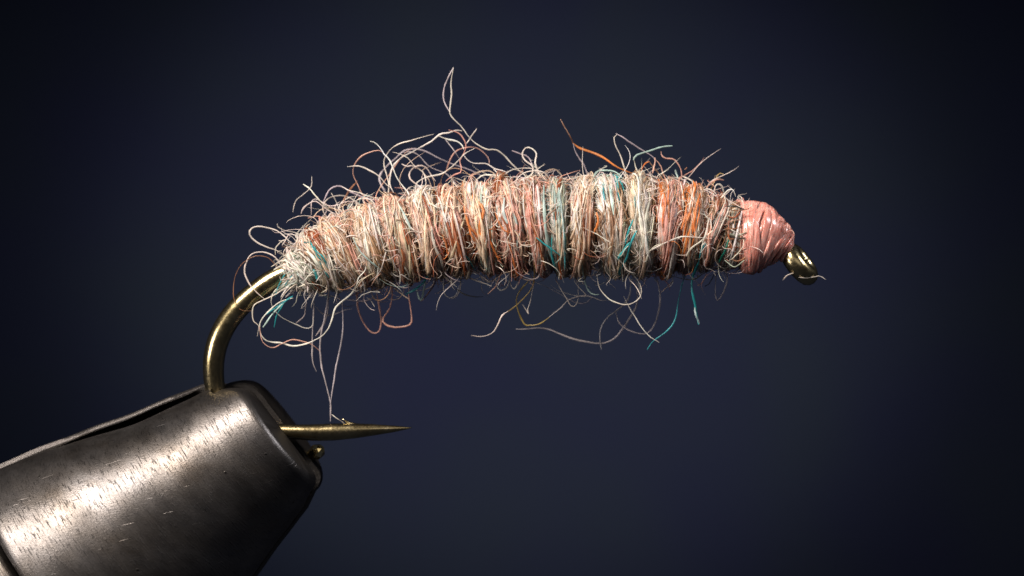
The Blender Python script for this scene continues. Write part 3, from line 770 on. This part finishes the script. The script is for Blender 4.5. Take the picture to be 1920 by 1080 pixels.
# dark and reddish ends caught under the first turns of thread
for k_ in range(14):
    yy = 388 + k_ * 8.2; xx_ = 1372 + rng.uniform(-8, 6)
    LIST.append(([(xx_ - rng.uniform(4, 16), yy + rng.uniform(-8, 8)), (xx_ + 8, yy + rng.uniform(-5, 5)), (xx_ + rng.uniform(18, 30), yy + rng.uniform(-7, 7))],
                 ['K', 'B', 'R', 'P', 'K', 'B', 'V'][k_ % 7], rng.uniform(1.2, 2.6), -62, {}))
# over the eye
add(H, 'W', [(720, 910), (770, 855), (860, 825)], 1.2, -24)
add(H, 'W', [(865, 880), (950, 885), (1050, 870), (1115, 908)], 1.2, -24)
for k_ in range(9):
    a0 = (600 + k_ * 22 + rng.uniform(-15, 15), 290 + k_ * 24 + rng.uniform(-20, 10))
    add(H, (0.78, 0.45, 0.38), [a0, (a0[0] + rng.uniform(10, 35), a0[1] - rng.uniform(0, 22)), (a0[0] + rng.uniform(25, 60), a0[1] + rng.uniform(-25, 25))], 1.2, -rng.uniform(5, 40))
add(H, 'W', [(405, 605), (470, 625), (530, 660)], 1.0, -72)
# lying over the near side
add(Fw, 'T', [(330, 510), (300, 600), (270, 690)], 2.0)
add(Fw, 'T', [(355, 590), (310, 700), (280, 800), (240, 880), (235, 945)], 2.4)
add(Fw, 'T', [(100, 200), (110, 290), (125, 370)], 2.2)
add(Fw, 'A', [(125, 190), (160, 280), (180, 400), (190, 480)], 2.4)
add(Fw, 'T', [(850, 680), (815, 740), (800, 830), (760, 940)], 1.8)
add(Fw, 'W', [(850, 680), (875, 730), (850, 830), (830, 760), (820, 700), (850, 675)], 1.7)
add(Fw, 'W', [(905, 580), (820, 670), (750, 720), (715, 775)], 2.2)
add(Fw, 'W', [(895, 645), (760, 640), (650, 645), (520, 700), (400, 775)], 1.7)
add(Fw, (0.02, 0.22, 0.16), [(1020, 650), (990, 730), (950, 820)], 3.0)
add(Fw, 'O', [(715, 400), (700, 500), (670, 580)], 2.2)
add(Fw, 'O', [(740, 350), (770, 450), (770, 600)], 2.6)
add(Fw, 'O', [(760, 370), (745, 440), (720, 520)], 2.2)
add(Fw, 'W', [(180, 760), (280, 850), (360, 950), (385, 1000), (380, 1060)], 1.8)
add(Fw, 'B', [(860, 425), (920, 430)], 1.5)
add(Fw, 'B', [(985, 390), (940, 490), (905, 590)], 1.8)
add(Fw, 'W', [(900, 580), (880, 500), (850, 620), (830, 690)], 2.2)
add(Fw, 'W', [(1010, 360), (1060, 420), (1100, 520), (1060, 640)], 1.6)
add(Mw, 'T', [(185, 640), (250, 680), (310, 760)], 1.7)
add(Mw, 'T', [(690, 560), (780, 630), (860, 690)], 1.6)
add(Mw, 'B', [(725, 500), (760, 430), (835, 360)], 1.5)
add(Mw, 'A', [(740, 230), (735, 330), (750, 520), (800, 740)], 2.6)
add(Mw, 'A', [(810, 170), (830, 260), (840, 330)], 2.6)
add(Mw, 'T', [(790, 560), (790, 680), (820, 770)], 1.8)
add(Mw, 'A', [(490, 310), (490, 400), (510, 470)], 2.6)
add(Mw, 'A', [(355, 230), (345, 300), (350, 380)], 2.4)
add(Mw, 'W', [(300, 290), (400, 310), (530, 290)], 1.5)
add(Mw, 'W', [(450, 570), (540, 610), (580, 650)], 1.6)
add(Mw, 'O', [(240, 360), (260, 480), (330, 560)], 2.2)
add(Mw, 'O', [(430, 400), (480, 500), (530, 530)], 2.0)
add(Mw, 'R', [(470, 430), (510, 500), (520, 580)], 3.0)
add(Mw, 'O', [(400, 570), (440, 680), (470, 720)], 2.0)
add(Mw, 'R', [(280, 500), (330, 580), (360, 660)], 2.4)
add(Mw, 'O', [(250, 420), (280, 540), (320, 590)], 1.8)
add(Mw, 'W', [(830, 500), (850, 600), (880, 660)], 1.7)
add(Mw, 'W', [(1000, 510), (1080, 540), (1160, 590)], 1.5)
add(Mw, 'O', [(1070, 400), (1080, 460), (1050, 540)], 2.0)
add(Mw, 'T', [(1280, 590), (1230, 660), (1200, 700)], 2.2)
WZ = (480, 300, 3.37)
add(WZ, 'A', [(900, 280), (940, 350), (985, 440)], 2.6)
add(WZ, 'R', [(920, 560), (940, 620), (935, 720)], 3.0)
add(WZ, 'R', [(880, 530), (890, 600), (880, 650)], 2.6)
add(WZ, 'O', [(850, 340), (870, 420), (850, 520)], 1.6)
add(WZ, 'O', [(1180, 480), (1200, 540), (1215, 600)], 1.8)
add(WZ, 'A', [(620, 490), (660, 570), (720, 640), (790, 690)], 1.6)
add(WZ, 'W', [(830, 580), (790, 690), (750, 760)], 1.6)
add(WZ, 'B', [(510, 430), (620, 435)], 1.3)
add(WZ, 'B', [(840, 345), (880, 380), (970, 380)], 1.3)
for pts, key, w, depth, kw in LIST:
    loose(pts, key, w, depth, **kw)

# short curls standing up round the body
NX = 300 - len(LIST) - 2
for i in range(NX):
    x = rng.uniform(545, 1375) if rng.random() < 0.45 else rng.uniform(545, 1000)
    top = rng.random() < 0.62
    phi = rng.normal(0.1, 0.45) if top else rng.normal(3.2, 0.35)
    y, r = spine(x); R1 = rng.uniform(9, 26) * (1.15 if x < 1000 else 0.85)
    th = rng.uniform(-0.6, 0.6); turn = rng.uniform(2.0, 5.2) * (1 if rng.random() < 0.5 else -1)
    k = 9; t = np.linspace(0, 1, k)
    a = th + turn * t
    lx = R1 * (np.sin(a) - math.sin(th)) * (1.0 + 0.5 * t) + rng.normal(0, 6) * t
    lh = R1 * (math.cos(th) - np.cos(a)) * rng.uniform(0.6, 1.1) - 3
    dz = rng.normal(0, 14) * t
    q = on_body(x + lx * 0.8, phi + rng.normal(0, 0.35) * t + lx * rng.normal(0, 0.006), np.maximum(r * 0.9 + np.abs(lh), r * 0.9))
    q[:, 2] += dz
    c3, L = catmull(q, 22)
    tt_ = np.linspace(0, 1, 22)
    wd = rng.uniform(0.55, 1.25) * (1 + 0.2 * np.sin(tt_ * 9 + i)) * np.minimum(1, 0.4 + 3 * np.minimum(tt_, 1 - tt_))
    key = rng.choice(list('WWWWCCPGNBA'), p=None)
    c = np.clip(np.array(PAL[key]) * rng.normal(1, .08), .01, .9)
    tw = unit(np.stack([np.sin(tt_ * 5), -np.ones(22), np.cos(tt_ * 4)], 1))[None]
    v, f = tubes(PX(c3)[None], wd[None] * U, wd[None] * 0.8 * U, tw, 5)
    o = mesh_obj('loose_fibre', v, f, M_FIB, col=c[None] * np.ones((len(v), 1))); adopt(o, fly)
print('fibres', total_f, 'traced', len(LIST), 'tris', sum(len(o.data.polygons) * 2 for o in COL.objects if o.type == 'MESH'))
